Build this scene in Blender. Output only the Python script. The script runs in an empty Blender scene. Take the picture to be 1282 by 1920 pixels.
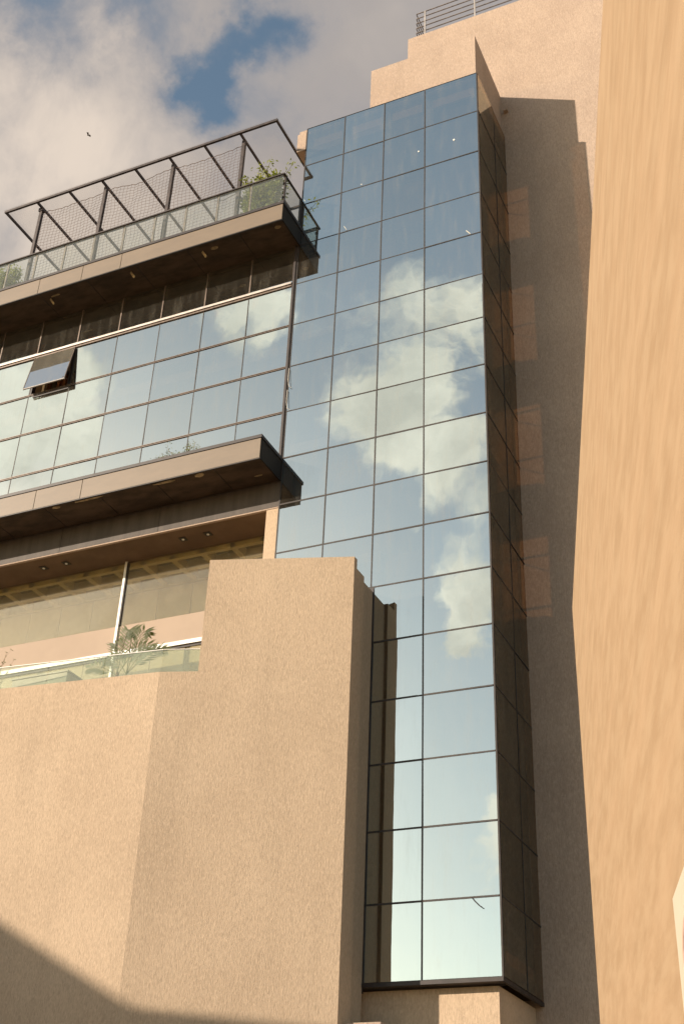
import bpy, bmesh, math, random
from mathutils import Vector, Matrix, Euler
random.seed(7)
R = math.radians
SC = bpy.context.scene
COL = SC.collection
GZ = 1.6                      # eye height: every z below is given from the eye level

# ------------------------------------------------------------------ camera
cam_d = bpy.data.cameras.new('camera')
cam = bpy.data.objects.new('camera', cam_d); COL.objects.link(cam)
YAW, PITCH, ROLL = R(-25.6334), R(31.634), R(2.527)
f = Vector((math.sin(YAW)*math.cos(PITCH), math.cos(YAW)*math.cos(PITCH), math.sin(PITCH)))
r0 = Vector((math.cos(YAW), -math.sin(YAW), 0)); u0 = r0.cross(f)
rt = r0*math.cos(ROLL) + u0*math.sin(ROLL); up = -r0*math.sin(ROLL) + u0*math.cos(ROLL)
M = Matrix((rt, up, -f)).transposed().to_4x4(); M.translation = Vector((0, -20, GZ))
cam.matrix_world = M
cam_d.sensor_fit = 'VERTICAL'; cam_d.sensor_height = 36.0
cam_d.lens = 36.0*2316.94/1920.0
cam_d.clip_start = 0.05; cam_d.clip_end = 3000
SC.camera = cam

# ------------------------------------------------------------------ sun and sky
SUN_AZ, SUN_EL = R(223.2), R(19.5)
SUN = Vector((math.sin(SUN_AZ)*math.cos(SUN_EL), math.cos(SUN_AZ)*math.cos(SUN_EL), math.sin(SUN_EL)))
sd = bpy.data.lights.new('sun', 'SUN'); sd.energy = 4.2; sd.angle = R(0.55); sd.color = (1.0, 0.85, 0.69)
so = bpy.data.objects.new('sun', sd); COL.objects.link(so)
so.rotation_euler = SUN.to_track_quat('Z', 'Y').to_euler(); so.location = (-40, -60, 60)

W = bpy.data.worlds.new('World'); SC.world = W; W.use_nodes = True
SC.view_settings.view_transform = 'Standard'; SC.view_settings.look = 'None'
SC.view_settings.gamma = 1; SC.view_settings.use_curve_mapping = False
SC.view_settings.exposure = 0.57
SC.cycles.max_bounces = 10; SC.cycles.transparent_max_bounces = 24
SC.cycles.use_denoising = True
SC.cycles.caustics_reflective = False; SC.cycles.caustics_refractive = False

class NT:
    """small helper round a node tree"""
    def __init__(s, tree): s.t = tree; s.n = tree.nodes; s.l = tree.links
    def put(s, sock, v):
        if isinstance(v, bpy.types.NodeSocket): s.l.new(v, sock)
        elif v is not None:
            if hasattr(sock.default_value, '__len__') and isinstance(v, (tuple, list)) and len(v) == 3 and len(sock.default_value) == 4: v = (*v, 1)
            sock.default_value = v
    def math(s, op, a, b=None, c=None, clamp=False):
        m = s.n.new('ShaderNodeMath'); m.operation = op; m.use_clamp = clamp
        for i, v in enumerate((a, b, c)):
            if v is not None: s.put(m.inputs[i], v)
        return m.outputs[0]
    def vec(s, op, a, b=None):
        m = s.n.new('ShaderNodeVectorMath'); m.operation = op
        s.put(m.inputs[0], a)
        if b is not None: s.put(m.inputs[1], b)
        return m.outputs['Value'] if op in ('DOT_PRODUCT', 'LENGTH', 'DISTANCE') else m.outputs[0]
    def noise(s, v, scale, detail=4, rough=.5, dist=0, out=0):
        m = s.n.new('ShaderNodeTexNoise'); s.put(m.inputs['Vector'], v); m.inputs['Scale'].default_value = scale
        m.inputs['Detail'].default_value = detail; m.inputs['Roughness'].default_value = rough; m.inputs['Distortion'].default_value = dist
        return m.outputs[out]
    def mr(s, v, a, b, c=0, d=1, kind='SMOOTHSTEP'):
        m = s.n.new('ShaderNodeMapRange'); m.interpolation_type = kind
        for i, x in enumerate((v, a, b, c, d)): s.put(m.inputs[i], x)
        return m.outputs[0]
    def mix(s, fac, a, b, blend='MIX'):
        m = s.n.new('ShaderNodeMix'); m.data_type = 'RGBA'; m.blend_type = blend
        s.put(m.inputs[0], fac); s.put(m.inputs[6], a); s.put(m.inputs[7], b)
        return m.outputs[2]

def build_world():
    t = NT(W.node_tree); t.n.clear()
    out = t.n.new('ShaderNodeOutputWorld'); bg = t.n.new('ShaderNodeBackground')
    sky = t.n.new('ShaderNodeTexSky'); sky.sky_type = 'NISHITA'; sky.sun_disc = False
    sky.sun_elevation = SUN_EL; sky.sun_rotation = SUN_AZ
    sky.air_density = 1.0; sky.dust_density = 0.6; sky.ozone_density = 1.0
    tc = t.n.new('ShaderNodeTexCoord')
    D = t.vec('NORMALIZE', tc.outputs['Generated'])
    blue = t.mix(1.0, sky.outputs[0], (.92, .87, 0.74), 'MULTIPLY')
    # clouds: broken noise, thick behind the building, scattered puffs on the sun side
    w1 = t.noise(D, 3.0, 3, .5, out=1)
    Dw = t.vec('ADD', D, t.vec('MULTIPLY', t.vec('SUBTRACT', w1, (.5, .5, .5)), (.22, .22, .22)))
    n = t.noise(Dw, 3.1, 8, .56)
    nf = t.noise(Dw, 10.0, 8, .62)
    base = t.math('ADD', t.math('MULTIPLY', n, .68), t.math('MULTIPLY', nf, .32))
    sep = t.n.new('ShaderNodeSeparateXYZ'); t.l.new(D, sep.inputs[0])
    # broad cover: the half of the sky beyond the building is overcast, the rest mostly clear
    back = t.mr(sep.outputs[1], -.05, .45, 0.0, 1.0)
    bias = t.math('ADD', t.math('MULTIPLY', back, .27), -.13)
    w2 = t.noise(D, 26.0, 5, .6, out=1); w3 = t.noise(D, 8.0, 3, .5, out=1)
    Db = t.vec('ADD', D, t.vec('MULTIPLY', t.vec('SUBTRACT', w2, (.5, .5, .5)), (.07, .07, .07)))
    Db = t.vec('NORMALIZE', t.vec('ADD', Db, t.vec('MULTIPLY', t.vec('SUBTRACT', w3, (.5, .5, .5)), (.05, .05, .05))))
    def blob(d, k, a):
        nonlocal bias
        dd = t.math('SUBTRACT', 1.0, t.vec('DOT_PRODUCT', Db, tuple(Vector(d).normalized())))
        g = t.math('EXPONENT', t.math('MULTIPLY', dd, -k))
        bias = t.math('ADD', bias, t.math('MULTIPLY', g, a))
    for d, k, a in [
        ((-.244, -.717, .653), 900, .17), ((-.262, -.745, .612), 700, .18), ((-.313, -.742, .593), 1500, .16),
        ((-.274, -.773, .572), 900, .15), ((-.279, -.797, .537), 1600, .13), ((-.30, -.786, .533), 2600, .08), ((-.335, -.742, .59), 1200, .12),
        ((-.285, -.832, .475), 3000, .20), ((-.28, -.845, .455), 5000, .18), ((-.29, -.856, .43), 7000, .26), ((-.284, -.914, .290), 2500, .30),
        ((-.400, -.650, .645), 2200, .20), ((-.560, -.612, .558), 1100, .27), ((-.53, -.60, .60), 2500, .16), ((-.37, -.665, .65), 3500, .10),
        ((-.316, -.68, .662), 900, .06), ((-.85, -.2, .45), 12, .08), ((.7, -.6, .35), 10, .06),
        ((-.371, .514, .773), 3600, -.19), ((-.350, .511, .785), 4200, -.15), ((-.322, .521, .792), 4200, -.15), ((-.383, .528, .757), 5000, -.17),
        ((-.495, .465, .734), 500, .05), ((-.467, .415, .786), 3000, -.11), ((-.40, .462, .795), 2200, -.12),
        ]: blob(d, k, a)
    br = t.noise(t.vec('MULTIPLY', Dw, (1.0, 1.0, 1.7)), 13.0, 5, .6)
    pos = t.math('MAXIMUM', bias, 0.0); neg = t.math('MINIMUM', bias, 0.0)
    ts0 = t.mr(sep.outputs[1], -.3, .2)
    brk = t.math('ADD', t.math('MULTIPLY', t.mr(br, .36, .62, .25, 1.25), t.math('SUBTRACT', 1.0, ts0)), ts0)
    c = t.math('ADD', base, t.math('ADD', t.math('MULTIPLY', pos, brk), neg))
    ts = t.mr(sep.outputs[1], -.3, .2)
    cover = t.mr(c, t.mr(ts, 0, 1, .455, .425, 'LINEAR'), t.mr(ts, 0, 1, .600, .655, 'LINEAR'))
    thick = t.mr(c, .52, .74)
    # brightness: clouds facing the sun glow, those opposite are lit duller and look greyer where thick
    tosun = t.mr(t.vec('DOT_PRODUCT', D, tuple(SUN)), -.0+.32, .80, 0, 1, 'LINEAR')
    shade = t.noise(Dw, 4.0, 5, .52)
    s2 = t.mr(shade, .32, .68)
    dl = t.math('SUBTRACT', 1.0, t.vec('DOT_PRODUCT', Db, tuple(Vector((-.48, .50, .72)).normalized())))
    glow = t.math('MULTIPLY', t.math('EXPONENT', t.math('MULTIPLY', dl, -190)), .85)
    lum = t.math('ADD', t.math('MULTIPLY', s2, .38), glow, clamp=True)
    near = t.mix(lum, (1.95, 1.76, 1.66), (3.9, 3.3, 2.75))
    dark = t.mix(thick, (1.85, 1.72, 1.70), near)
    lit = t.mix(t.mr(t.noise(Dw, 9.0, 6, .6), .33, .67), (4.6, 4.5, 4.0), (7.4, 7.1, 6.2))
    cc = t.mix(tosun, dark, lit)
    col = t.mix(t.math('MULTIPLY', cover, .93), blue, cc)
    t.l.new(col, bg.inputs[0]); bg.inputs[1].default_value = .145
    t.l.new(bg.outputs[0], out.inputs[0])
build_world()

# ------------------------------------------------------------------ materials
def new_mat(name):
    m = bpy.data.materials.new(name); m.use_nodes = True
    t = NT(m.node_tree); b = t.n['Principled BSDF']
    return m, t, b

def geo_pos(t):
    g = t.n.new('ShaderNodeNewGeometry'); return g.outputs['Position']

def plaster(name, c1, c2, gmul=1.0, bump=.55):
    """rendered wall combed with short vertical strokes"""
    m, t, b = new_mat(name); P = geo_pos(t)
    sv = t.vec('MULTIPLY', P, (58*gmul, 58*gmul, 12*gmul))
    g1 = t.noise(sv, 1.0, 4, .7, .5)
    g2 = t.noise(t.vec('MULTIPLY', P, (26, 26, 14)), 1.0, 4, .7)
    big = t.noise(P, .55, 5, .55); drip = t.noise(t.vec('MULTIPLY', P, (1.7, 1.7, .16)), 1.0, 5, .6)
    h = t.math('ADD', t.math('MULTIPLY', g1, .75), t.math('MULTIPLY', g2, .3))
    pit = t.mr(g1, .42, .66); pit = t.math('MULTIPLY', pit, t.mr(g2, .30, .62, .45, 1.0))
    a = t.mix(t.mr(big, .3, .7), c1, c2)
    a = t.mix(t.math('MULTIPLY', t.mr(drip, .48, .75), .32), a, tuple(x*.72 for x in c1))
    a = t.mix(t.math('MULTIPLY', pit, .55), a, tuple(x*.50 for x in c1))
    a = t.mix(t.math('MULTIPLY', t.mr(g2, .45, .70), .45), a, tuple(min(1, x*1.2) for x in c2))
    t.l.new(a, b.inputs['Base Color']); b.inputs['Roughness'].default_value = .93
    b.inputs['Specular IOR Level'].default_value = .2
    bp = t.n.new('ShaderNodeBump'); bp.inputs['Strength'].default_value = bump; bp.inputs['Distance'].default_value = .022
    t.l.new(h, bp.inputs['Height']); t.l.new(bp.outputs[0], b.inputs['Normal'])
    return m

ND = Vector((-.2865, .958, 0)).normalized()      # run of the near wall
def near_plaster(name):
    """coarse render dragged along the wall with a trowel"""
    m, t, b = new_mat(name); P = geo_pos(t)
    along = t.vec('DOT_PRODUCT', P, tuple(ND)); sp = t.n.new('ShaderNodeSeparateXYZ'); t.l.new(P, sp.inputs[0])
    cb = t.n.new('ShaderNodeCombineXYZ'); t.l.new(along, cb.inputs[0]); t.l.new(sp.outputs[2], cb.inputs[1])
    wv = t.noise(t.vec('MULTIPLY', cb.outputs[0], (.8, 1.6, 1)), 1.0, 3, .5, out=1)
    V = t.vec('ADD', cb.outputs[0], t.vec('MULTIPLY', t.vec('SUBTRACT', wv, (.5, .5, .5)), (.3, .14, 0)))
    s1 = t.noise(t.vec('MULTIPLY', V, (2.0, 7.5, 1)), 1.0, 6, .62)
    s2 = t.noise(t.vec('MULTIPLY', V, (8.5, 24, 1)), 1.0, 4, .65)
    s3 = t.noise(t.vec('MULTIPLY', V, (.5, 3.5, 1)), 1.0, 4, .5)
    a = t.mix(t.mr(s1, .35, .65), (.312, .215, .13), (.365, .262, .166))
    a = t.mix(t.math('MULTIPLY', t.mr(s3, .4, .7), .4), a, (.40, .28, .178))
    a = t.mix(t.math('MULTIPLY', t.mr(s2, .55, .8), .3), a, (.31, .195, .11))
    t.l.new(a, b.inputs['Base Color']); b.inputs['Roughness'].default_value = .95; b.inputs['Specular IOR Level'].default_value = .15
    h = t.math('ADD', s1, t.math('MULTIPLY', s2, .35))
    bp = t.n.new('ShaderNodeBump'); bp.inputs['Strength'].default_value = .20; bp.inputs['Distance'].default_value = .02
    t.l.new(h, bp.inputs['Height']); t.l.new(bp.outputs[0], b.inputs['Normal'])
    return m

def simple(name, col, rough=.5, metal=0, var=.12, scale=3.0, spec=.4, stretch=(1, 1, 1), bump=0):
    m, t, b = new_mat(name); P = geo_pos(t)
    n = t.noise(t.vec('MULTIPLY', P, stretch), scale, 5, .6)
    k = t.mr(n, .3, .7)
    c = t.mix(k, tuple(x*(1-var) for x in col), tuple(min(1, x*(1+var)) for x in col))
    t.l.new(c, b.inputs['Base Color']); b.inputs['Roughness'].default_value = rough
    b.inputs['Metallic'].default_value = metal; b.inputs['Specular IOR Level'].default_value = spec
    if bump:
        bp = t.n.new('ShaderNodeBump'); bp.inputs['Strength'].default_value = bump; bp.inputs['Distance'].default_value = .01
        t.l.new(n, bp.inputs['Height']); t.l.new(bp.outputs[0], b.inputs['Normal'])
    return m

def mirror_glass(name, tint=(.84, .905, .865), refl=.61, trans=(.60, .46, .30), wav=.0022, veil=.03):
    """solar-control glass: strong sky reflection over a dim view of the rooms"""
    m = bpy.data.materials.new(name); m.use_nodes = True; t = NT(m.node_tree); t.n.clear()
    o = t.n.new('ShaderNodeOutputMaterial'); P = geo_pos(t)
    gl = t.n.new('ShaderNodeBsdfGlossy'); gl.inputs['Roughness'].default_value = 0.0
    tr = t.n.new('ShaderNodeBsdfTransparent'); tr.inputs[0].default_value = (*trans, 1)
    # rain dust and faint wipe marks
    d = t.noise(t.vec('MULTIPLY', P, (5, 5, .7)), 1.0, 5, .65)
    dust = t.math('MULTIPLY', t.mr(d, .50, .78), .10)
    oi = t.n.new('ShaderNodeObjectInfo'); var = t.mr(oi.outputs['Random'], 0, 1, .93, 1.05, 'LINEAR')
    cv = t.n.new('ShaderNodeCombineXYZ')
    for q in range(3): t.l.new(var, cv.inputs[q])
    gc = t.mix(dust, t.mix(1.0, tint, cv.outputs[0], 'MULTIPLY'), (.62, .62, .56)); t.l.new(gc, gl.inputs[0])
    wn = t.noise(t.vec('MULTIPLY', P, (1, 1, .8)), 1.1, 2, .5)
    bp = t.n.new('ShaderNodeBump'); bp.inputs['Strength'].default_value = 1.0; bp.inputs['Distance'].default_value = wav
    t.l.new(wn, bp.inputs['Height']); t.l.new(bp.outputs[0], gl.inputs['Normal'])
    lw = t.n.new('ShaderNodeLayerWeight'); lw.inputs[0].default_value = .25
    fac = t.math('ADD', refl, t.math('MULTIPLY', lw.outputs['Fresnel'], 1-refl), clamp=True)
    mx = t.n.new('ShaderNodeMixShader'); t.l.new(fac, mx.inputs[0]); t.l.new(tr.outputs[0], mx.inputs[1]); t.l.new(gl.outputs[0], mx.inputs[2])
    df = t.n.new('ShaderNodeBsdfDiffuse'); df.inputs[0].default_value = (.5, .46, .38, 1)
    m2 = t.n.new('ShaderNodeMixShader'); t.l.new(t.math('ADD', t.math('MULTIPLY', t.mr(d, .45, .8), .08), veil), m2.inputs[0])
    t.l.new(mx.outputs[0], m2.inputs[1]); t.l.new(df.outputs[0], m2.inputs[2]); t.l.new(m2.outputs[0], o.inputs[0])
    return m

def clear_glass(name, tint=(.90, .94, .90), refl=.03, haze=.07, hz=(.5, .55, .47)):
    m = bpy.data.materials.new(name); m.use_nodes = True; t = NT(m.node_tree); t.n.clear()
    o = t.n.new('ShaderNodeOutputMaterial'); P = geo_pos(t)
    gl = t.n.new('ShaderNodeBsdfGlossy'); gl.inputs['Roughness'].default_value = 0.01
    tr = t.n.new('ShaderNodeBsdfTransparent'); tr.inputs[0].default_value = (*tint, 1)
    df = t.n.new('ShaderNodeBsdfDiffuse'); df.inputs[0].default_value = (*hz, 1)
    n = t.noise(t.vec('MULTIPLY', P, (3, 3, 2)), 1.0, 5, .65)
    lw = t.n.new('ShaderNodeLayerWeight'); lw.inputs[0].default_value = .3
    a = t.n.new('ShaderNodeMixShader'); t.l.new(t.math('ADD', refl, t.math('MULTIPLY', lw.outputs['Fresnel'], .12), clamp=True), a.inputs[0])
    t.l.new(tr.outputs[0], a.inputs[1]); t.l.new(gl.outputs[0], a.inputs[2])
    b = t.n.new('ShaderNodeMixShader'); t.l.new(t.mr(n, .2, .8, haze*.5, haze*1.4, 'LINEAR'), b.inputs[0])
    t.l.new(a.outputs[0], b.inputs[1]); t.l.new(df.outputs[0], b.inputs[2]); t.l.new(b.outputs[0], o.inputs[0])
    return m

def leafmat(name, c1, c2):
    m, t, b = new_mat(name); oi = t.n.new('ShaderNodeNewGeometry')
    c = t.mix(t.noise(oi.outputs['Position'], 9.0, 3, .6), c1, c2)
    t.l.new(c, b.inputs['Base Color']); b.inputs['Roughness'].default_value = .55
    tl = t.n.new('ShaderNodeBsdfTranslucent'); t.l.new(t.mix(.5, c, (.55, .6, .08)), tl.inputs[0])
    mx = t.n.new('ShaderNodeMixShader'); mx.inputs[0].default_value = .35
    t.l.new(b.outputs[0], mx.inputs[1]); t.l.new(tl.outputs[0], mx.inputs[2]); t.l.new(mx.outputs[0], t.n['Material Output'].inputs[0])
    return m

MT = dict(
    wall=plaster('beige_render', (.50, .376, .262), (.565, .430, .302)),
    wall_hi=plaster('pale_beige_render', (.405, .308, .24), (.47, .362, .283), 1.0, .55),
    near=near_plaster('trowelled_render'),
    glass=mirror_glass('solar_glass'),
    glass_side=mirror_glass('shaded_side_glass', (.62, .62, .55), .42, (.95, .66, .42), veil=.0),  # same glass as the front, its dim shaded reflection put into the tint
    glass_inner=clear_glass('uncoated_glass', (.97, .97, .95), .01, .01),
    glass_dim=mirror_glass('vent_glass', (.8, .86, .88), .70, (.45, .42, .36), veil=.16),
    clear=clear_glass('clear_glass', (.95, .965, .94), .02, .06, (.56, .56, .48)),
    clear_low=clear_glass('greenish_glass', (.90, .94, .88), .04, .15, (.60, .62, .50)),
    shop=clear_glass('shop_glass', (.95, .94, .86), .05, .10, (.66, .58, .43)),
    gasket=simple('dark_gasket', (.036, .028, .024), .6, 0, .3, 6),
    rail=simple('bronze_transom', (.15, .113, .09), .45, .3, .25, 5, stretch=(3, 3, 1)),
    silver=simple('weathered_aluminium', (.48, .43, .385), .42, .5, .18, 4),
    steel=simple('dark_steel', (.055, .042, .038), .5, .2, .35, 8),
    steel2=simple('dull_steel', (.20, .165, .14), .5, .4, .3, 6),
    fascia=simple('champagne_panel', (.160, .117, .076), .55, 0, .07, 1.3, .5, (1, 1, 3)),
    fascia_side=simple('shaded_side_panel', (.024, .020, .018), .6, .0, .2, 2, .12),  # slab end in shade, the shade darkened into the colour
    cap=simple('black_flashing', (.03, .022, .02), .5, 0, .3, 5),
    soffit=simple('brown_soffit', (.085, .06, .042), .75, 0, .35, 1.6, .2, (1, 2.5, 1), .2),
    ceil=simple('brown_ceiling', (.16, .105, .068), .8, 0, .15, 1.5, .2),
    band=simple('dark_band', (.085, .070, .060), .6, 0, .16, 1.2, .25, (4, 4, .4)),
    patch=simple('peeled_putty', (.42, .33, .2), .9, 0, .3, 9),
    white=simple('white_frame', (.80, .77, .70), .4, 0, .05, 4),
    pink=simple('pink_parapet', (.38, .285, .21), .7, 0, .05, .9),
    panel=simple('pale_wall_panel', (.56, .475, .36), .7, 0, .06, .8),
    rib=simple('olive_rib', (.50, .40, .19), .85, 0, .15, 2),
    coffer=simple('olive_coffer', (.13, .10, .04), .9, 0, .2, 2),
    room=simple('room_wall', (.11, .075, .045), .9, 0, .4, 1.5),
    wood=simple('orange_wood', (.42, .15, .05), .6, 0, .45, 3, .3, (4, 4, .6)),
    floor=simple('floor_slab', (.25, .22, .19), .9, 0, .1, 2),
    net=simple('net_cord', (.09, .06, .05), .9, 0, .1, 4),
    bark=simple('twig_bark', (.16, .10, .06), .9, 0, .3, 20),
    pot=simple('pale_pot', (.62, .58, .48), .7, 0, .1, 6),
    planter=simple('grey_planter', (.46, .42, .34), .8, 0, .1, 3),
    leaf=leafmat('bush_leaf', (.10, .14, .015), (.26, .27, .03)),
    palm=leafmat('palm_leaf', (.025, .042, .006), (.10, .12, .018)),
    twigleaf=leafmat('small_leaf', (.09, .11, .02), (.19, .19, .05)),
    sign=simple('sign_board', (.50, .45, .36), .5, 0, .04, 2),
    red=simple('red_print', (.50, .33, .27), .5, 0, .2, 14),
    lamp=simple('lamp_trim', (.03, .025, .02), .4, .4, .1, 4),
    bulb=simple('lamp_glass', (.75, .75, .72), .2, 0, .05, 4),
    bird=simple('dark_feather', (.04, .035, .03), .8, 0, .1, 4),
    paving=simple('sandy_paving', (.44, .315, .185), .9, 0, .2, .8, .2),
    road=simple('asphalt', (.055, .052, .05), .9, 0, .25, 2, .2),
    house=plaster('neighbour_render', (.42, .34, .26), (.48, .39, .30)),
    tile=simple('roof_sheet', (.22, .10, .07), .8, 0, .2, 3),
)

# ------------------------------------------------------------------ mesh helpers
class MB:
    def __init__(s): s.v = []; s.f = []
    def add(s, vs, fs):
        k = len(s.v); s.v += [tuple(v) for v in vs]; s.f += [tuple(i+k for i in q) for q in fs]; return s
    def box(s, x0, x1, y0, y1, z0, z1):
        vs = [(x, y, z) for z in (z0, z1) for y in (y0, y1) for x in (x0, x1)]
        return s.add(vs, [(0, 2, 3, 1), (4, 5, 7, 6), (0, 1, 5, 4), (2, 6, 7, 3), (0, 4, 6, 2), (1, 3, 7, 5)])
    def bar(s, a, b, w, h=None, upv=(0, 0, 1)):
        a, b = Vector(a), Vector(b); h = h or w; d = (b-a).normalized(); u = Vector(upv)
        if abs(d.dot(u)) > .99: u = Vector((0, 1, 0))
        x = d.cross(u).normalized()*(w/2); y = x.cross(d).normalized()*(h/2)
        vs = [p+q for p in (a, b) for q in (-x-y, x-y, x+y, -x+y)]
        return s.add(vs, [(3, 2, 1, 0), (4, 5, 6, 7), (0, 1, 5, 4), (1, 2, 6, 5), (2, 3, 7, 6), (3, 0, 4, 7)])
    def tube(s, pts, r, n=5, r1=None):
        pts = [Vector(p) for p in pts]; r1 = r if r1 is None else r1; vs = []; m = len(pts)
        for i, p in enumerate(pts):
            d = (pts[min(i+1, m-1)]-pts[max(i-1, 0)]).normalized()
            u = Vector((0, 0, 1)) if abs(d.z) < .9 else Vector((1, 0, 0))
            x = d.cross(u).normalized(); y = d.cross(x); rr = r+(r1-r)*i/max(1, m-1)
            vs += [p+(x*math.cos(2*math.pi*k/n)+y*math.sin(2*math.pi*k/n))*rr for k in range(n)]
        fs = [(i*n+k, i*n+(k+1) % n, (i+1)*n+(k+1) % n, (i+1)*n+k) for i in range(m-1) for k in range(n)]
        return s.add(vs, fs)
    def prism(s, poly, z0, z1):
        n = len(poly); vs = [(x, y, z0) for x, y in poly]+[(x, y, z1) for x, y in poly]
        return s.add(vs, [tuple(range(n))[::-1], tuple(range(n, 2*n))]+[(i, (i+1) % n, n+(i+1) % n, n+i) for i in range(n)])
    def build(s, name, mat, parent=None, lift=True, bevel=0):
        me = bpy.data.meshes.new(name)
        me.from_pydata([(x, y, z+(GZ if lift else 0)) for x, y, z in s.v], [], s.f)
        me.materials.append(MT[mat] if isinstance(mat, str) else mat)
        bm = bmesh.new(); bm.from_mesh(me); bmesh.ops.recalc_face_normals(bm, faces=bm.faces); bm.to_mesh(me); bm.free()
        o = bpy.data.objects.new(name, me); COL.objects.link(o)
        if parent: par(o, parent)
        if bevel:
            b = o.modifiers.new('b', 'BEVEL'); b.width = bevel; b.segments = 2; b.limit_method = 'ANGLE'
        return o
def par(o, p):
    o.parent = p; o.matrix_parent_inverse = p_inv(p)
def p_inv(p):
    m = Matrix.Translation(p.location) if p.type == 'EMPTY' else Matrix.Identity(4)
    return m.inverted()
def thing(name, label, cat, loc=(0, 0, 0), group=None):
    o = bpy.data.objects.new(name, None); COL.objects.link(o); o.location = (loc[0], loc[1], loc[2]+GZ)
    o['label'] = label; o['category'] = cat
    if group: o['group'] = group
    return o
def tag(o, label, cat, group=None):
    o['label'] = label; o['category'] = cat
    if group: o['group'] = group
    return o
def struct(o): o['kind'] = 'structure'; return o
def stuff(o): o['kind'] = 'stuff'; return o

# ------------------------------------------------------------------ ground and road
struct(MB().box(-1500, 1500, -1500, 1500, -1.9, -1.606).build('ground', 'paving'))
struct(MB().box(-300, 300, -33, -23, -1.604, -1.602).build('road', 'road'))

# ------------------------------------------------------------------ the office building
X = [-11.117, -9.999, -8.871, -7.756, -6.356]                       # tower glass columns
LX = [-11.117-1.2835*i for i in range(0, 13)]                        # wing glass columns
Z = [26.042, 24.631, 23.221, 21.822, 20.536, 19.245, 17.985, 16.678, 15.396, 14.173, 12.952, 11.716, 10.49, 9.24, 7.985, 6.735, 5.455, 4.164]
B = thing('office_building', 'glass tower and lower glazed wing with two projecting terrace slabs', 'building', (-11.1, 0, -1.6))

def pane(x0, x1, z0, z1, y=0.0, side=None, mat='glass', name='glass_pane', jit=.15, cache={}):
    w, h = x1-x0-.022, z1-z0-.022
    key = (round(w, 3), round(h, 3), side, mat)
    if key not in cache:
        m = MB()
        if side: m.box(-.012, .012, -w/2, w/2, -h/2, h/2)
        else: m.box(-w/2, w/2, -.012, .012, -h/2, h/2)
        o = m.build(name, mat, lift=False); cache[key] = o.data
        o.data.materials.append(MT['glass_inner'])
        for p in o.data.polygons:                                    # room side of the pane carries no coating
            if (side and p.center.x < -.011) or (not side and p.center.y > .011): p.material_index = 1
    else:
        o = bpy.data.objects.new(name, cache[key]); COL.objects.link(o)
    par(o, B)
    cx, cz = (x0+x1)/2, (z0+z1)/2+GZ
    g = lambda: R(random.gauss(0, jit))
    if side: o.location = (side, cx, cz); o.rotation_euler = (0, g(), g())
    else: o.location = (cx, y, cz); o.rotation_euler = (g(), 0, g())
    return o
# tower front
for c in range(4):
    for r in range(17):
        if c < 2 and r > 11: continue
        pane(X[c], X[c+1], Z[r+1], Z[r])
# tower side, two panes deep
SY = [0.0, 1.287, 2.24]
for r in range(17):
    for k in range(2): pane(SY[k]+.012, SY[k+1], Z[r+1], Z[r], side=-6.356, mat='glass_side')
# wing
for c in range(10):
    for r in range(3, 8):
        if r == 4 and c == 5: continue                               # the open vent
        pane(LX[c+1], LX[c], Z[r+1], Z[r])
# joints of the tower: thin dark bars just proud of the glass
def barv(x, z0, z1, w=.028, y0=-.020, y1=.05, mat='gasket', name='mullion'):
    return MB().box(x-w/2, x+w/2, y0, y1, z0, z1).build(name, mat, B)
def barh(z, x0, x1, h=.026, y0=-.018, y1=.05, mat='gasket', name='transom'):
    return MB().box(x0, x1, y0, y1, z-h/2, z+h/2).build(name, mat, B)
barv(X[0]+.01, 11.0, Z[0], .03); barv(X[1], 11.0, Z[0]); barv(X[2], Z[17], Z[0]); barv(X[3], Z[17], Z[0])
barv(X[4]-.006, Z[17], Z[0], .03, -.016, .02)
for i, z in enumerate(Z[1:17]):
    i += 1
    barh(z, X[0] if i < 12 else X[2], X[4]-.02, .026 if i < 8 else .034)
    MB().box(-6.36, -6.337, .0, 2.245, z-.011, z+.011).build('transom', 'gasket', B)
barv_side = MB().box(-6.36, -6.337, SY[1]-.011, SY[1]+.011, Z[17], Z[0]-.5).build('mullion', 'gasket', B)
MB().box(X[0], X[4]+.01, -.02, .09, Z[0], Z[0]+.012).build('top_trim', 'gasket', B)
# paler cover pieces on a few transoms next to the outer corner
for i in (8, 9, 10, 11, 12, 13, 14, 15, 16):
    MB().box(X[4]-.42, X[4]-.03, -.024, -.0185, Z[i]-.014, Z[i]+.014).build('cover_strip', 'cap', B)
# bottom trim of the tower and its soffit
MB().box(X[2]-.12, X[4]+.012, -.05, .2, Z[17]-.07, Z[17]-.003).build('bottom_trim', 'cap', B)
MB().box(X[4]-.04, X[4]+.012, .2, 2.249, Z[17]-.07, Z[17]-.003).build('bottom_trim', 'cap', B)
MB().box(X[2]-.12, X[4]-.04, .2, .23, Z[17]-.09, Z[17]-.003).build('bottom_trim', 'gasket', B)
# joint between tower and wing
MB().box(X[0]-.078, X[0]-.022, -.05, .06, Z[8]-.2, 21.9).build('joint_post', 'cap', B)
MB().box(X[0]-.022, X[0]-.008, -.03, .06, Z[8]-.2, 21.9).build('joint_post', 'rail', B)
MB().box(X[0]-.090, X[0]-.078, -.035, .06, Z[8]-.2, 21.9).build('joint_post', 'rail', B)
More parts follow.
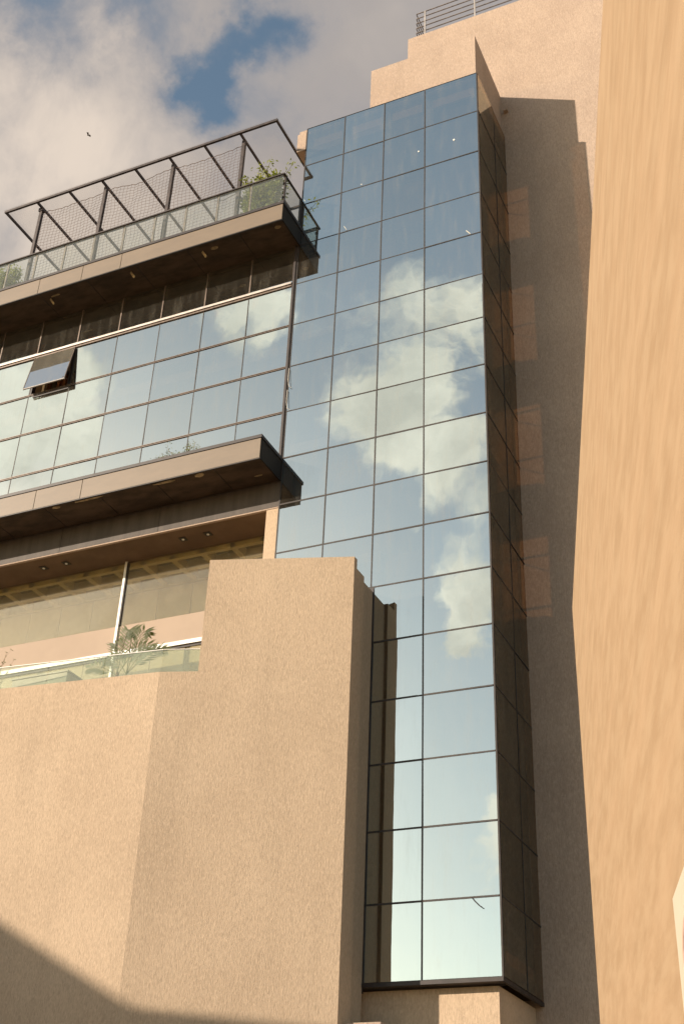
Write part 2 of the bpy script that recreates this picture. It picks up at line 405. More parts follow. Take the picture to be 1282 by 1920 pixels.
# wing mullions and double transoms
for c in range(1, 11):
    barv(LX[c], Z[8]-.3, Z[4]-.045, .024, -.018)
    barv(LX[c], Z[4]+.08, 21.78, .034, -.03, .05, 'rail')
xa, xb = LX[10], X[0]-.097
for r, mat in ((4, 'silver'), (5, 'rail'), (6, 'rail'), (7, 'rail')):
    z = Z[r]
    if r == 4:
        MB().box(xa, xb, -.075, .05, z+.012, z+.075).build('transom', 'silver', B)
        MB().box(xa, xb, -.045, .05, z-.045, z+.010).build('transom', 'rail', B)
    else:
        MB().box(xa, xb, -.036, .05, z+.006, z+.022).build('transom', mat, B)
        MB().box(xa, xb, -.025, .05, z-.012, z+.0055).build('transom', 'cap', B)
        MB().box(xa, xb, -.030, .05, z-.026, z-.0125).build('transom', mat, B)
# open top-hung vent
vx0, vx1 = LX[6]+.03, LX[5]-.03
vf = MB()
vf.box(vx0, vx0+.05, -.03, .10, Z[5]-.02, Z[4]-.05).box(vx1-.05, vx1, -.03, .10, Z[5]-.02, Z[4]-.05)
vf.box(vx0+.05, vx1-.05, -.03, .10, Z[4]-.10, Z[4]-.05).box(vx0+.12, vx1+.02, -.03, .06, Z[5]-.10, Z[5]-.035)  # lowest black bar stands in for the sash's reflection in the pane below
vent = vf.build('vent_frame', 'cap', B)
hz, hy, oz, oy = Z[4]-.05, -.045, 19.30, -.24
d = Vector((0, oy-hy, oz-hz)); L = d.length; d.normalize(); nrm = Vector((0, -d.z, d.y))*-1
def quadbox(x0, x1, t0, t1, th, off=0):
    m = MB(); vs = []
    for q in (off, off+th):
        for tt in (t0, t1):
            for xx in (x0, x1): vs.append(Vector((xx, hy, hz))+d*tt+nrm*q)
    return m.add(vs, [(0, 2, 3, 1), (4, 5, 7, 6), (0, 1, 5, 4), (2, 6, 7, 3), (0, 4, 6, 2), (1, 3, 7, 5)])
sash = quadbox(vx0-.03, vx1+.01, .03, L-.02, .018).build('vent_pane', 'glass_dim', vent)
e = quadbox(vx0-.05, vx1+.03, L-.02, L+.01, .03, -.006); e.build('sash_edge', 'silver', vent)
quadbox(vx0-.05, vx0-.03, 0, L-.02, .03, -.006).build('sash_edge', 'rail', vent)
quadbox(vx1+.01, vx1+.03, 0, L-.02, .03, -.006).build('sash_edge', 'rail', vent)
MB().bar((vx1-.08, .02, Z[5]+.25), (vx1-.03, -.26, Z[5]+.12), .02).build('stay_arm', 'steel2', vent)

# beige masonry of the tower
MB().box(-9.35, -6.417, .10, 2.25, 25.95, 27.67).build('parapet_block', 'wall_hi', B)
MB().box(-11.40, -9.352, .10, 2.24, 25.95, 26.165).build('parapet', 'wall_hi', B)
MB().box(-11.40, -11.14, .004, 1.2, 25.29, 25.948).build('parapet_end', 'wall_hi', B)
MB().box(-11.13, -8.72, .55, 2.235, 4.2, 25.94).build('tower_core', 'room', B)
MB().box(-8.719, -6.48, 2.19, 2.235, 4.2, 25.94).build('tower_back', 'room', B)
MB().box(-7.60, -6.45, .30, .34, 4.2, 25.94).build('blind_screen', 'room', B)
for z0_, z1_ in ((24.98, 25.94), (21.62, 23.12), (18.02, 19.22), (14.52, 15.77), (4.2, 12.52)):
    MB().box(-8.719, -7.601, .22, .50, z0_, z1_).build('spandrel_panel', 'room', B)
    MB().box(-8.719, -6.48, .55, 2.18, z0_+.3, z0_+.5).build('floor_deck', 'floor', B)
MB().box(-11.135, -11.12, .06, 2.2, 14.2, 26.0).build('tower_flank', 'wall', B)
for z in (25.4, 22.2, 19.0, 15.8, 12.6, 9.4, 6.2):
    MB().box(-11.11, -8.73, .09, .54, z-.22, z).build('floor_edge', 'floor', B)
for k in range(4):
    MB().box(X[k]+.12, X[k+1]-.14, .14, .2, 25.45, 25.74).build('lit_parapet_strip', 'panel', B)  # pale strips added for the sunlit parapet showing behind the top panes
MB().box(-9.05, -6.50, .20, 2.24, -1.6, Z[17]-.095).build('base_wall', 'wall', B)
# wing: rooms behind the glass
MB().box(-30, -11.14, 4.2, 4.4, 9.2, 22.4).build('room_wall', 'room', B)
MB().box(-30, -11.14, .12, 4.19, 18.55, 18.8).build('floor_slab', 'floor', B)
MB().box(-30, -11.14, .12, 4.19, 15.0, 15.25).build('floor_slab', 'floor', B)
rr = random.Random(3)
for i in range(34):
    x = -24.0+i*.38; w = rr.uniform(.12, .3); h = rr.uniform(.5, 1.9)
    MB().box(x, x+w, 1.0+rr.random()*.5, 1.6+rr.random()*.4, 18.81, 19.4+h+.6).build('room_shelf', rr.choice(['wood', 'wood', 'room', 'pot', 'coffer']), B)
x = -24.0
while x < -11.5:
    w = rr.uniform(.10, .42); h0 = rr.uniform(20.45, 20.8)
    MB().box(x, x+w, .32, .36, h0, h0+rr.uniform(.25, .55)).build('room_hanging', rr.choice(['wood', 'room', 'room', 'wood', 'coffer']), B); x += w+rr.uniform(.02, .5)
MB().box(-24, -11.2, .6, .7, 19.6, 21.6).build('room_screen', 'room', B)
for i in range(7):
    x = vx0+.08+i*.16
    MB().box(x, x+.07+.03*(i % 3), .3, .36, 18.82, 19.95).build('curtain', ['pot', 'wood', 'room', 'wood', 'wood', 'room', 'wood'][i], B)
MB().box(vx0+.5, vx1-.1, .5, .56, 18.81, 20.1).build('room_screen', 'wood', B)

# ------------------------------------------------ terrace slabs of the wing
def slab(z0, z1, yf, joints, xe):
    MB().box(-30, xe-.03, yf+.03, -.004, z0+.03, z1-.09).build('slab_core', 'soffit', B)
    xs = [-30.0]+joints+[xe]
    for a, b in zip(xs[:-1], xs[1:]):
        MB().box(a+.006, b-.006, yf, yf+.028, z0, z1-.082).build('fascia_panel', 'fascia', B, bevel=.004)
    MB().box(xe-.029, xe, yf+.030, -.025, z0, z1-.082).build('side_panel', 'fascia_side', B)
    MB().box(-30, xe+.02, yf-.02, -.021, z1-.08, z1).build('cap_flashing', 'cap', B)
    MB().box(-30, xe-.001, yf+.004, yf+.05, z0-.022, z0-.002).build('drip_edge', 'cap', B)
sl_u = [-26.0, -23.4, -20.9, -18.3, -16.92, -15.715]
slab(21.772, 22.358, -1.05, sl_u, -11.058)
sl_l = [-26.0, -23.0, -20.2, -18.35, -17.033, -15.734]
slab(14.794, 15.39, -1.014, sl_l, -11.117)
MB().box(-30, -11.14, .0, 6.0, 22.0, 22.34).build('roof_slab', 'floor', B)
MB().box(-30, -11.125, .004, .05, 21.70, 21.995).build('head_panel', 'cap', B)
# flaked filler and hanging bits below the slabs
def bits(z, yf, spec):
    for x, y, w, l in spec:
        m = MB(); n = 7
        poly = [(x+w*math.cos(a)*(.8+.4*rr.random()), y+l*math.sin(a)*(.7+.5*rr.random())) for a in [2*math.pi*i/n for i in range(n)]]
        m.prism(poly, z+.016, z+.0297); m.build('filler_patch', 'patch', B)
bits(14.794, -1, [(-13.6, -.86, .28, .045), (-12.7, -.84, .12, .07), (-15.6, -.88, .42, .035), (-16.5, -.85, .13, .05), (-19.2, -.9, .3, .05), (-11.5, -.35, .09, .02)])
bits(21.772, -1, [(-13.1, -.75, .10, .05), (-11.3, -.80, .08, .06), (-17.9, -.78, .14, .03)])
for x, y, z in ((-18.12, -.72, 21.772), (-15.55, -.8, 21.772), (-13.45, -.76, 21.772)):
    MB().bar((x, y, z+.02), (x+.07, y+.1, z-.10), .07, .02).build('hanging_clip', 'patch', B)
for x in (-12.3, -13.8, -15.3, -16.8, -18.3):
    MB().box(x-.006, x+.006, -.96, -.02, 14.815, 14.823).build('soffit_joint', 'cap', B)
    MB().box(x-.006, x+.006, -1.0, -.02, 21.793, 21.801).build('soffit_joint', 'cap', B)
# band, lintel edge, recessed ceiling, pillar
bx = [-30.0, -25, -22.3, -19.6, -16.9, -14.2, -11.12]
for a, b in zip(bx[:-1], bx[1:]):
    MB().box(a+.004, b-.004, 0, .05, 14.15, 14.815).build('band_panel', 'band', B)
MB().box(-30, -11.12, -.008, .06, 14.112, 14.140).build('lintel_edge', 'wall_hi', B)
MB().box(-30, -11.42, .06, 1.0, 14.125, 14.18).build('recess_ceiling', 'ceil', B)
MB().box(-11.418, -11.121, .0, 1.0, 8.5, 14.105).build('pillar', 'wall', B)
for x, y in ((-13.138, .45), (-13.788, .45), (-17.0, .45), (-17.652, .45), (-20.8, .45), (-21.45, .45)):
    dl = MB().box(x-.085, x+.085, y-.085, y+.085, 14.112, 14.1245).build('downlight', 'lamp', B)
    m = MB(); n = 10
    m.add([(x+.032*math.cos(2*math.pi*i/n), y+.032*math.sin(2*math.pi*i/n), z) for z in (14.100, 14.1115) for i in range(n)],
          [tuple(range(n)), tuple(range(n, 2*n))]+[(i, (i+1) % n, n+(i+1) % n, n+i) for i in range(n)])
    m.build('lamp_lens', 'bulb', dl)
# shop front on the terrace
SX = [-11.42, -15.600, -19.78, -23.96]
for a, b in zip(SX[1:], SX[:-1]):
    MB().box(a+.03, b-.03, .93, .942, 12.44, 14.122).build('shop_pane', 'shop', B)
    MB().box(a+.03, b-.03, .932, .944, 9.2, 11.60).build('shop_pane', 'shop', B)
    MB().box(a-.0+.04, b-.03, .935, .975, 11.76, 12.438).build('solid_panel', 'pink', B)
    MB().box(a-.03, a+.03, .89, .98, 9.2, 14.124).build('window_post', 'white', B)
    MB().box(a+.031, a+.055, .90, .98, 12.44, 14.1).build('window_seal', 'cap', B)
MB().box(-24, -11.42, .86, .93, 11.66, 11.755).build('window_rail', 'white', B)
MB().box(-24, -11.42, .90, .93, 11.60, 11.655).build('window_rail', 'gasket', B)  # dark bar painted in for the shadow gap under the white rail
MB().prism([(-24, -3.1), (-12.2, -1.85), (-11.42, -1.6), (-11.42, 6), (-24, 6)], 8.9, 9.19).build('terrace_floor', 'floor', B)
# inside: panelled wall and coffered ceiling
x = -24.0; i = 0
while x < -11.5:
    MB().box(x+.012, x+.938, 2.15, 2.19, 9.2, 14.0).build('wall_panel', 'panel', B); x += .95; i += 1
MB().box(-24.2, -11.3, 2.2, 2.3, 9.2, 14.2).build('inner_wall', 'room', B)
MB().box(-24, -11.3, 1.0, 2.2, 14.24, 14.35).build('inner_ceiling', 'coffer', B)
x = -24.0
while x < -11.5:
    MB().box(x-.07, x+.07, 1.0, 2.14, 14.0, 14.235).build('ceiling_rib', 'rib', B); x += .80
for y in (1.05, 1.58, 2.10):
    MB().box(-24, -11.3, y-.05, y+.05, 14.005, 14.23).build('ceiling_rib', 'rib', B)

# ------------------------------------------------ small marks on the tower glass
def disc(x, z, r, mat='white', name='white_dot'):
    n = 10; m = MB().add([(x+r*math.cos(2*math.pi*i/n), y, z+r*math.sin(2*math.pi*i/n)) for y in (-.020, -.0135) for i in range(n)],
        [tuple(range(n)), tuple(range(n, 2*n))]+[(i, (i+1) % n, n+(i+1) % n, n+i) for i in range(n)])
    return m.build(name, mat, B)
disc(-6.99, 23.86, .028); disc(-7.92, 23.84, .022); disc(-9.45, 23.3, .014)  # small white dots on the front panes
MB().bar((-6.72, -.02, 20.70), (-6.62, -.02, 20.56), .012).build('loose_tape', 'pot', B)
MB().bar((-9.88, -.02, 22.02), (-9.80, -.02, 21.86), .010).build('loose_tape', 'pot', B)
MB().tube([(-6.86, -.03, 5.45), (-6.80, -.045, 5.38), (-6.72, -.06, 5.30), (-6.67, -.07, 5.27)], .008).build('loose_gasket', 'cap', B)
for z0 in (17.35, 16.72):
    MB().tube([(-11.10, -.05, z0+.55), (-11.09, -.08, z0+.2), (-11.06, -.07, z0), (-11.0, -.04, z0-.03)], .006).build('loose_cable', 'white', B)

# ------------------------------------------------------------------ tall block behind
TB = thing('rendered_block', 'tall beige rendered block rising behind the glass tower, a steel railing along its flat roof', 'building', (-3, 4, -1.6))
MB().box(-9.18, 6.0, 2.25, 12.0, -1.6, 31.5).build('wall', 'wall_hi', TB)
MB().box(-6.33, -6.21, 2.13, 2.25, 26.95, 27.04).build('wall_spout', 'wall_hi', TB)
RL = thing('roof_railing', 'weathered steel railing of six thin bars on the edge of the tall beige roof', 'railing', (-5, 2.4, 31.5))
RY = 2.33
for x in (-8.67, -7.10, -5.53, -3.96, -2.39):
    MB().box(x-.022, x+.022, RY-.022, RY+.022, 31.5, 32.66).build('railing_post', 'silver', RL)
for k in range(6):
    z = 31.54+k*.222
    MB().box(-8.95, -1.5, RY-.012, RY+.012, z-.012, z+.012).build('rail_bar', 'steel2', RL)
    MB().box(-8.962, -8.938, RY+.013, 7.0, z-.012, z+.012).build('rail_bar', 'steel2', RL)
for y in (3.9, 5.4, 6.9): MB().box(-8.972, -8.93, y-.02, y+.02, 31.5, 32.66).build('railing_post', 'steel2', RL)

# ------------------------------------------------------------------ terrace wall in front (folded)
TW = thing('terrace_wall', 'big folded beige wall with combed render in front of the terrace, stepping up beside the tower', 'wall', (-12, -2, -1.6))
A0, A1, A2 = (-8.755, -1.1), (-12.168, -2.195), (-24.0, -3.461)
kx = -11.47; ky = A0[1]+(kx-A0[0])*(A1[1]-A0[1])/(A1[0]-A0[0])
def off(p, dx, dy): return (p[0]+dx, p[1]+dy)
n1 = Vector((A1[1]-A0[1], -(A1[0]-A0[0]))).normalized()*.26            # inward
n2 = Vector((A2[1]-A1[1], -(A2[0]-A1[0]))).normalized()*.26
nm = ((n1+n2)/2)
MB().prism([A0, (kx, ky), (kx+n1.x*.5, ky+n1.y*.5), (A0[0], A0[1]+.128)], 9.45, 11.83).build('high_wall', 'wall', TW)
MB().prism([A0, (kx, ky), A1, A2, (A2[0]+n2.x, A2[1]+n2.y), (A1[0]+nm.x, A1[1]+nm.y), (kx+n1.x, ky+n1.y), (A0[0], A0[1]+.128)], -1.6, 9.449).build('low_wall', 'wall', TW)
MB().box(-9.02, A0[0], -.971, -.62, -1.6, 11.63).build('return_wall', 'wall', TW)
MB().box(-9.02, A0[0]-.07, -.619, -.035, -1.6, 11.60).build('return_wall', 'wall', TW)
MB().box(-8.90, -8.80, -.034, -.021, 4.0, 11.70).build('corner_strip', 'cap', TW)
MB().box(-8.7, -8.1, -.90, .19, -1.6, 3.395).build('ledge', 'wall_hi', TW)

# ------------------------------------------------------------------ balustrades
UB = thing('glass_balustrade', 'clear glass balustrade with dark top rail on the upper terrace slab', 'railing', (-15, -1.05, 22.36), 'glass balustrades of the terraces')
ux = [-11.11-.943*i for i in range(0, 13)]
for a, b in zip(ux[1:], ux[:-1]):
    MB().box(a+.012, b-.012, -1.036, -1.026, 22.385, 23.315).build('glass_panel', 'clear', UB)
for i, x in enumerate(ux[1:] if True else ux):
    MB().box(x-.025, x+.025, -1.00, -.96, 22.366, 23.315).build('balustrade_post', 'steel2', UB)
MB().box(ux[-1], -11.085, -1.06, -.96, 23.325, 23.360).build('top_rail', 'steel', UB)
MB().box(-11.135, -11.085, -.958, -.03, 23.325, 23.360).build('top_rail', 'steel', UB)
for y in (-.94, -.10): MB().box(-11.13, -11.09, y-.025, y+.025, 22.366, 23.323).build('balustrade_post', 'steel', UB)
MB().box(-11.12, -11.09, -.91, -.13, 22.445, 22.485).build('bottom_rail', 'steel2', UB)
MB().box(-11.115, -11.105, -.91, -.13, 22.495, 23.315).build('glass_panel', 'clear', UB)
for z in (22.605, 23.085): MB().box(-11.155, -11.13, -1.0, -.90, z-.03, z+.03).build('glass_clamp', 'steel', UB)
MB().tube([(-13.15, -.95, 23.285), (-13.0, -.97, 23.185), (-12.85, -.97, 23.155), (-12.7, -.96, 23.225), (-12.45, -.95, 23.305)], .007).build('rail_cable', 'steel', UB)

LB = thing('glass_balustrade', 'low frameless greenish glass balustrade on top of the folded beige wall', 'railing', (-14, -2.3, 9.45), 'glass balustrades of the terraces')
def seg(p, q, s0, s1, inw, z0, z1, th, name, mat, root):
    P, Q = Vector(p), Vector(q); dv = (Q-P).normalized(); nv = Vector((dv.y, -dv.x))*-1
    if nv.y < 0: nv = -nv
    a = P+dv*s0+nv*inw; b = P+dv*s1+nv*inw; c = b+nv*th; e = a+nv*th
    return MB().prism([tuple(a), tuple(b), tuple(c), tuple(e)], z0, z1).build(name, mat, root)
tl = (Vector(A1)-Vector((kx, ky))).length
seg((kx, ky), A1, .02, tl-.01, .06, 9.451, 9.93, .012, 'glass_panel', 'clear_low', LB)
seg((kx, ky), A1, .02, tl-.01, .055, 9.931, 9.945, .022, 'top_edge', 'white', LB)
s = .01
while s < 9:
    seg(A1, A2, s, s+1.21, .06, 9.451, 9.93, .012, 'glass_panel', 'clear_low', LB)
    seg(A1, A2, s, s+1.21, .055, 9.931, 9.945, .022, 'top_edge', 'white', LB); s += 1.225

# ------------------------------------------------------------------ pergola with net
PG = thing('pergola', 'dark steel pergola with flat open rafters above the upper terrace', 'pergola', (-15.8, -.8, 22.48))
px0, px1, pyf, pyb, pz = -20.12, -11.46, -1.06, 1.9, 25.42
rx = [px0+(px1-px0)*i/8 for i in range(9)]
MB().bar((px0-.03, pyf, pz), (px1+.03, pyf, pz), .06, .07).build('front_beam', 'steel', PG)
MB().bar((px0-.03, pyb, pz), (px1+.03, pyb, pz), .06, .07).build('rear_beam', 'steel', PG)
for x in rx: MB().bar((x, pyf+.03, pz-.002), (x, pyb-.03, pz-.002), .045, .075).build('rafter', 'steel', PG)
for i in (1, 3, 5, 7):
    MB().bar((rx[i], -.80, 22.49), (rx[i], -.80, pz-.04), .09, .09).build('pergola_post', 'steel', PG)
    MB().bar((rx[i], 1.8, 22.49), (rx[i], 1.8, pz-.04), .08, .08).build('pergola_post', 'steel', PG)
MB().box(rx[1]-.07, rx[1]+.07, -.87, -.73, pz-.16, pz-.04).build('post_bracket', 'steel', PG)
MB().box(px0-.05, px1+.05, pyf-.05, pyb+.05, pz+.045, pz+.057).build('roof_sheet', clear_glass('roof_film', (.985, .98, .975), .01, .012, (.7, .62, .55)), PG)
# net hung between the posts
NTm = MB(); y0 = -.80; xa_, xb_ = rx[1], rx[7]; cell = .115
def topz(x):
    k = (x-xa_)/(xb_-xa_)*3; q = k-math.floor(k); return pz-.14-.13*math.sin(math.pi*q)**.7+.02*math.sin(x*23)
nx = int((xb_-xa_)/cell); nz = 24
def npnt(i, j):
    x = xa_+(xb_-xa_)*i/nx; zt = topz(x); z = zt-(zt-22.55)*j/nz
    return (x+.012*math.sin(j*.9+i*.35), y0+.02*math.sin(i*.5)*math.cos(j*.35), z+.014*math.sin(i*.63+j*.2))
def strand(pts, w):
    vs = []
    for p in pts: vs += [(p[0]-w, p[1], p[2]-w), (p[0]+w, p[1], p[2]+w), (p[0], p[1]+w*1.6, p[2])]
    fs = []
    for i in range(len(pts)-1):
        for k in range(3): fs.append((i*3+k, i*3+(k+1) % 3, i*3+3+(k+1) % 3, i*3+3+k))
    NTm.add(vs, fs)
for i in range(nx+1): strand([npnt(i, j) for j in range(nz+1)], .0036)
for j in range(nz+1): strand([npnt(i, j) for i in range(nx+1)], .0036 if j else .009)
tag(NTm.build('safety_net', 'net'), 'fine square mesh net hung between the posts of the dark pergola', 'net')

# ------------------------------------------------------------------ plants
def foliage(cx, cy, cz, rx_, ry_, rz_, n, size, seed, narrow=.38, up=0):
    g = random.Random(seed); m = MB(); clumps = [(g.gauss(0, .5), g.gauss(0, .5), g.uniform(-.9, .9)) for _ in range(max(6, n//45))]
    for i in range(n):
        c = g.choice(clumps)
        p = Vector((cx+rx_*max(-1, min(1, c[0]+g.gauss(0, .25))), cy+ry_*max(-1, min(1, c[1]+g.gauss(0, .25))), cz+rz_*max(-1, min(1.15, c[2]+g.gauss(0, .22)))))
        a = Vector((g.gauss(0, 1), g.gauss(0, 1), g.gauss(-.1+up, .7))).normalized(); b = a.cross(Vector((g.gauss(0, 1), g.gauss(0, 1), g.gauss(0, 1)))).normalized()
        L_ = size*g.uniform(.6, 1.3); w = L_*narrow
        m.add([p, p+a*L_*.5+b*w*.5, p+a*L_, p+a*L_*.5-b*w*.5], [(0, 1, 2, 3)])
    return m
def stems(base, n, h, spread, seed, r=.012):
    g = random.Random(seed); m = MB(); tips = []
    for i in range(n):
        p = Vector(base)+Vector((g.uniform(-.1, .1)*spread*2, g.uniform(-.05, .05), 0)); pts = [p.copy()]
        dx, dy = g.gauss(0, spread), g.gauss(0, spread*.5)
        for k in range(5):
            p = p+Vector((dx/5+g.gauss(0, .03), dy/5+g.gauss(0, .02), h/5*g.uniform(.7, 1.15))); pts.append(p.copy())
        m.tube(pts, r, 4, r*.35); tips.append(pts)
    return m, tips
P1 = thing('potted_shrub', 'leafy yellow-green shrub in a pot at the corner of the upper terrace', 'shrub', (-12.0, -.45, 22.36), 'shrubs on the upper terrace')
MB().prism([(-12.0+.22*math.cos(a), -.5+.2*math.sin(a)) for a in [i*.628 for i in range(10)]], 22.36, 22.70).build('pot', 'pot', P1)
m, tips = stems((-12.0, -.60, 22.65), 12, 1.35, .38, 5); m.build('stem', 'bark', P1)
fo = foliage(-11.98, -.60, 23.05, .46, .24, .50, 3200, .12, 11, .45)
f2 = foliage(-11.95, -.62, 23.62, .40, .2, .30, 900, .12, 12, .45); fo.add(f2.v, f2.f)
g = random.Random(4)
for pts in tips:
    for p in pts[2:]:
        for _ in range(16):
            q = p+Vector((g.gauss(0, .07), g.gauss(0, .06), g.gauss(0, .06))); a = Vector((g.gauss(0, 1), g.gauss(0, 1), g.gauss(0, .8))).normalized(); b = a.cross(Vector((g.random(), g.random(), g.random()))).normalized()
            s_ = g.uniform(.07, .13); fo.add([q, q+a*s_*.5+b*s_*.2, q+a*s_, q+a*s_*.5-b*s_*.2], [(0, 1, 2, 3)])
stuff(fo.build('foliage', 'leaf', P1))
P2 = thing('potted_shrub', 'rounded green shrub behind the upper balustrade, cut by the picture edge', 'shrub', (-20.1, -.4, 22.48), 'shrubs on the upper terrace')
MB().prism([(-20.1+.24*math.cos(a), -.45+.2*math.sin(a)) for a in [i*.628 for i in range(10)]], 22.485, 22.75).build('pot', 'pot', P2)
m, tips = stems((-20.1, -.45, 22.7), 8, .9, .3, 15); m.build('stem', 'bark', P2)
fo = foliage(-20.25, -.45, 23.15, .55, .28, .50, 2000, .11, 21); fo.v += foliage(-19.45, -.35, 22.78, .45, .2, .22, 10, .08, 3).v[:0]
stuff(fo.build('foliage', 'leaf', P2))
P3 = thing('low_bush', 'low grassy tuft just inside the upper balustrade near the first pergola post', 'shrub', (-19.3, -.4, 22.48))
m, tips = stems((-19.35, -.4, 22.5), 8, .35, .3, 31, .008); m.build('stem', 'bark', P3)
stuff(foliage(-19.35, -.4, 22.72, .42, .2, .20, 700, .10, 33, .25, .8).build('foliage', 'palm', P3))
P4 = thing('wild_shrub', 'sparse wispy shrub sprouting on the edge of the lower slab', 'shrub', (-13.3, -.6, 15.39))
m = MB(); lf = MB(); g = random.Random(12)
for i in range(22):
    p = Vector((-13.35+g.uniform(-.12, .2), -.65+g.uniform(-.06, .06), 15.38)); dx = g.gauss(-.02, .30); h = g.uniform(.25, .72); pts = [p.copy()]
    for k in range(6):
        p = p+Vector((dx/6+g.gauss(0, .022), g.gauss(0, .02), h/6*g.uniform(.4, 1.3))); pts.append(p.copy())
        if k > 0:
            for _ in range(7):
                q = p+Vector((g.gauss(0, .04), g.gauss(0, .04), g.gauss(0, .035))); a = Vector((g.gauss(0, 1), g.gauss(0, 1), g.gauss(.3, .7))).normalized(); b = a.cross(Vector((g.random(), g.random(), g.random()))).normalized()
                s_ = g.uniform(.03, .06); lf.add([q, q+a*s_*.5+b*s_*.22, q+a*s_, q+a*s_*.5-b*s_*.22], [(0, 1, 2, 3)])
    m.tube(pts, .006, 3, .002)
for sx, ex in ((-13.55, -14.15), (-13.5, -14.05), (-13.5, -13.95)):
    pts = [Vector((sx+(ex-sx)*k/5, -.68, 15.42+.28*math.sin(k*.5)+g.uniform(-.02, .05))) for k in range(6)]; m.tube(pts, .005, 3, .002)
    for p in pts[2:]:
        for _ in range(4):
            q = p+Vector((g.gauss(0, .03), 0, g.gauss(0, .03))); a = Vector((g.gauss(0, 1), g.gauss(0, 1), g.gauss(0, .7))).normalized(); b = a.cross(Vector((.3, .5, g.random()))).normalized()
            lf.add([q, q+a*.02+b*.01, q+a*.045, q+a*.02-b*.01], [(0, 1, 2, 3)])
m.build('stem', 'bark', P4); stuff(lf.build('foliage', 'twigleaf', P4))
# palm
PM = thing('potted_palm', 'small feathery palm in a pale pot behind the low glass balustrade', 'palm', (-13.25, -1.8, 9.2))
MB().prism([(-13.5+.2*math.cos(a), -1.78+.18*math.sin(a)) for a in [i*.628 for i in range(10)]], 9.2, 9.62).build('pot', 'pot', PM)
MB().tube([(-13.45, -1.78, 9.5), (-13.43, -1.78, 9.8)], .05, 7, .035).build('trunk', 'bark', PM)
g = random.Random(8)
def frond(ang, h, reach, seed, x0=-13.40):
    gg = random.Random(seed); base = Vector((x0, -1.8, 9.72)); dr = Vector((math.cos(ang), math.sin(ang)*.55, 0)); m = MB(); pts = []
    for k in range(9):
        t_ = k/8; pts.append(base+dr*reach*t_+Vector((0, 0, h*math.sin(t_*math.pi*.62)/math.sin(math.pi*.62)*1.0)))
    m.tube(pts, .009, 4, .003); nn = 15
    for k in range(nn):
        t_ = .22+.78*k/(nn-1); f_ = t_*8; i0 = min(7, int(f_)); p = pts[i0].lerp(pts[i0+1], f_-i0); tg = (pts[i0+1]-pts[i0]).normalized()
        for sgn in (-1, 1):
            sd_ = tg.cross(Vector((0, -1, .25))).normalized()*sgn; ll = .36*(1-.55*abs(t_-.45)/.55)*gg.uniform(.85, 1.1)
            q = p+(sd_*.8+tg*.75+Vector((0, 0, -.05))).normalized()*ll; w = Vector((0, .3, 0)).cross(q-p).normalized()*.017
            mid = p.lerp(q, .45); m.add([p, mid+w, q, mid-w], [(0, 1, 2, 3)])
    return m
for i, (a, h, rc) in enumerate([(2.9, .42, .62), (2.35, .78, .38), (1.9, .95, .20), (1.2, 1.0, .22), (.9, .95, .42), (.45, .62, .68), (.15, .42, .82), (3.3, .25, .66), (-.3, .40, .60), (4.3, .7, .25), (5.2, .85, .35)][:9]):
    frond(a, h*.95, rc, i, -13.42 if i % 2 else -13.2).build('frond', 'palm', PM)
# twiggy plant at the picture edge
P5 = thing('twiggy_plant', 'bare twiggy plant with few dark leaves behind the low glass balustrade', 'plant', (-16.3, -2.0, 9.2))
MB().prism([(-16.2+.2*math.cos(a), -2.05+.17*math.sin(a)) for a in [i*.628 for i in range(10)]], 9.2, 9.55).build('pot', 'pot', P5)
m = MB(); lf = MB(); g = random.Random(41)
for i in range(20):
    p = Vector((-16.2, -2.05, 9.5)); dx = g.gauss(0, .36); h = g.uniform(.5, 1.15); pts = [p.copy()]
    for k in range(6):
        p = p+Vector((dx/6+g.gauss(0, .03), g.gauss(0, .03), h/6*g.uniform(.6, 1.2))); pts.append(p.copy())
    m.tube(pts, .006, 3, .002)
    for q in pts[2:]:
        for _ in range(3):
            a = Vector((g.gauss(0, 1), g.gauss(0, .6), g.gauss(0, .6))).normalized(); b = a.cross(Vector((g.random(), g.random(), g.random()))).normalized()
            s_ = g.uniform(.03, .06); lf.add([q, q+a*s_*.5+b*s_*.25, q+a*s_, q+a*s_*.5-b*s_*.25], [(0, 1, 2, 3)])
m.build('stem', 'bark', P5); stuff(lf.build('foliage', 'palm', P5))
PL = thing('planter_box', 'long grey planter box standing on the terrace behind the low glass', 'planter', (-15.3, -1.9, 9.2))
MB().box(-15.75, -14.42, -2.05, -1.55, 9.2, 9.86).build('planter_body', 'planter', PL, bevel=.01)
MB().box(-15.77, -14.40, -2.07, -1.53, 9.861, 9.89).build('planter_rim', 'planter', PL)

# ------------------------------------------------------------------ near wall and its sign
NE = Vector((-2.8217, -8.3365)); nd = Vector((ND.x, ND.y)); nn_ = Vector((nd.y, -nd.x))
NW = thing('near_wall', 'tall sunlit ochre wall with streaked trowelled render beside the viewer', 'wall', (NE.x, NE.y, -1.6))
a = NE; b = NE-nd*17.0; c = b+nn_*.35; e = a+nn_*.35
MB().prism([tuple(a), tuple(b), tuple(c), tuple(e)], -1.6, 6.152).build('wall_body', 'near', NW)
def nwp(s, o): p = NE-nd*s+nn_*o; return (p.x, p.y)
s0 = (Vector((-.951, -14.593))-NE).length+.07
SG = thing('wall_sign', 'white sign board with a faded red emblem on the sunlit near wall', 'sign', (-.9, -14.8, 1.2))
MB().prism([nwp(s0, -.02), nwp(s0+1.3, -.02), nwp(s0+1.3, -.002), nwp(s0, -.002)], .62, 1.388).build('board', 'sign', SG)
m = MB(); pr_ = None
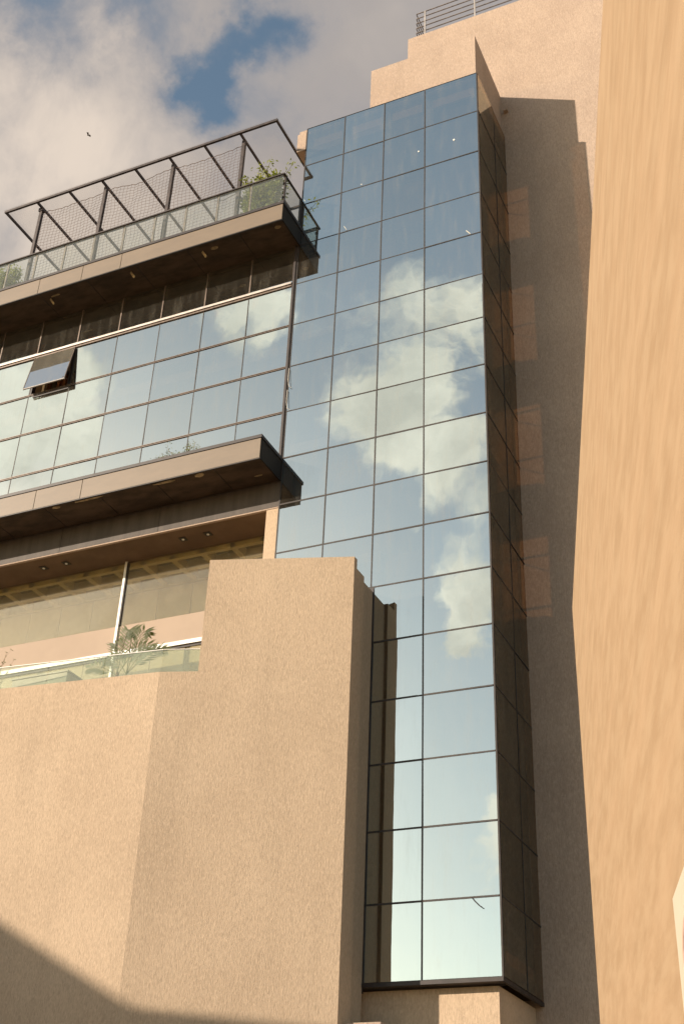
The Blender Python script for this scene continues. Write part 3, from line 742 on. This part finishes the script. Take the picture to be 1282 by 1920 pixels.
for (c0, c1, r_, w_) in ((s0+.40, 1.10, .17, .05), (s0+.40, 1.10, .10, .03)):
    for k in range(26):
        a0 = 2*math.pi*k/26; a1 = 2*math.pi*(k+1)/26; q = []
        for rr_, aa in ((r_, a0), (r_, a1), (r_+w_, a1), (r_+w_, a0)):
            u, z_ = c0+rr_*math.cos(aa), c1+rr_*.62*math.sin(aa); x_, y_ = nwp(u, -.0235); q.append((x_, y_, z_))
        m.add(q, [(0, 1, 2, 3)])
m.build('emblem', 'red', SG)

# ------------------------------------------------------------------ house across the street, behind the viewer
H = thing('street_house', 'rendered house with a sloping sheet roof to one side of the street', 'house', (-36, -19, -1.6))
yb = -15.0
def back(p):
    k = (yb-p[1])/SUN.y; return (p[0]+SUN.x*k, p[2]+SUN.z*k)
w1, w2, w3 = back((-14.628, -2.459, 4.876)), back((-12.164, -2.195, 3.566)), back((-9.667, -1.393, 3.364))
sl = (w1[1]-w2[1])/(w1[0]-w2[0]); ridge = (w2[0]-9, w2[1]-9*sl); s3 = (w3[1]-w2[1])/(w3[0]-w2[0]); rtp = (w2[0]+5.0, w2[1]+5.0*s3)
prof = [(ridge[0]-9, -1.6), (ridge[0]-9, ridge[1]-4.5), ridge, w2, rtp, (rtp[0], -1.6)]
def xz(poly, y0, y1, nm, mat, root):
    n = len(poly); vs = [(x, y0, z) for x, z in poly]+[(x, y1, z) for x, z in poly]
    return MB().add(vs, [tuple(range(n)), tuple(range(n, 2*n))]+[(i, (i+1) % n, n+(i+1) % n, n+i) for i in range(n)]).build(nm, mat, root)
xz(prof, yb-.02, yb-7, 'wall', 'house', H)

# ------------------------------------------------------------------ bird
bc = (-74.618, 60, 116.419)
m = MB().tube([(bc[0]-.2, 60, bc[2]), (bc[0], 60, bc[2]+.03), (bc[0]+.18, 60, bc[2]-.04)], .06, 6, .02)
m.add([(bc[0], 60.05, bc[2]+.03), (bc[0]+.12, 60.22, bc[2]+.13), (bc[0]-.05, 60.42, bc[2]+.08), (bc[0]-.15, 60.05, bc[2])], [(0, 1, 2, 3)])
m.add([(bc[0], 59.95, bc[2]+.03), (bc[0]+.12, 59.78, bc[2]+.13), (bc[0]-.05, 59.58, bc[2]+.08), (bc[0]-.15, 59.95, bc[2])], [(0, 1, 2, 3)])
tag(m.build('bird', 'bird'), 'tiny dark bird flying high against the pale cloud', 'bird')
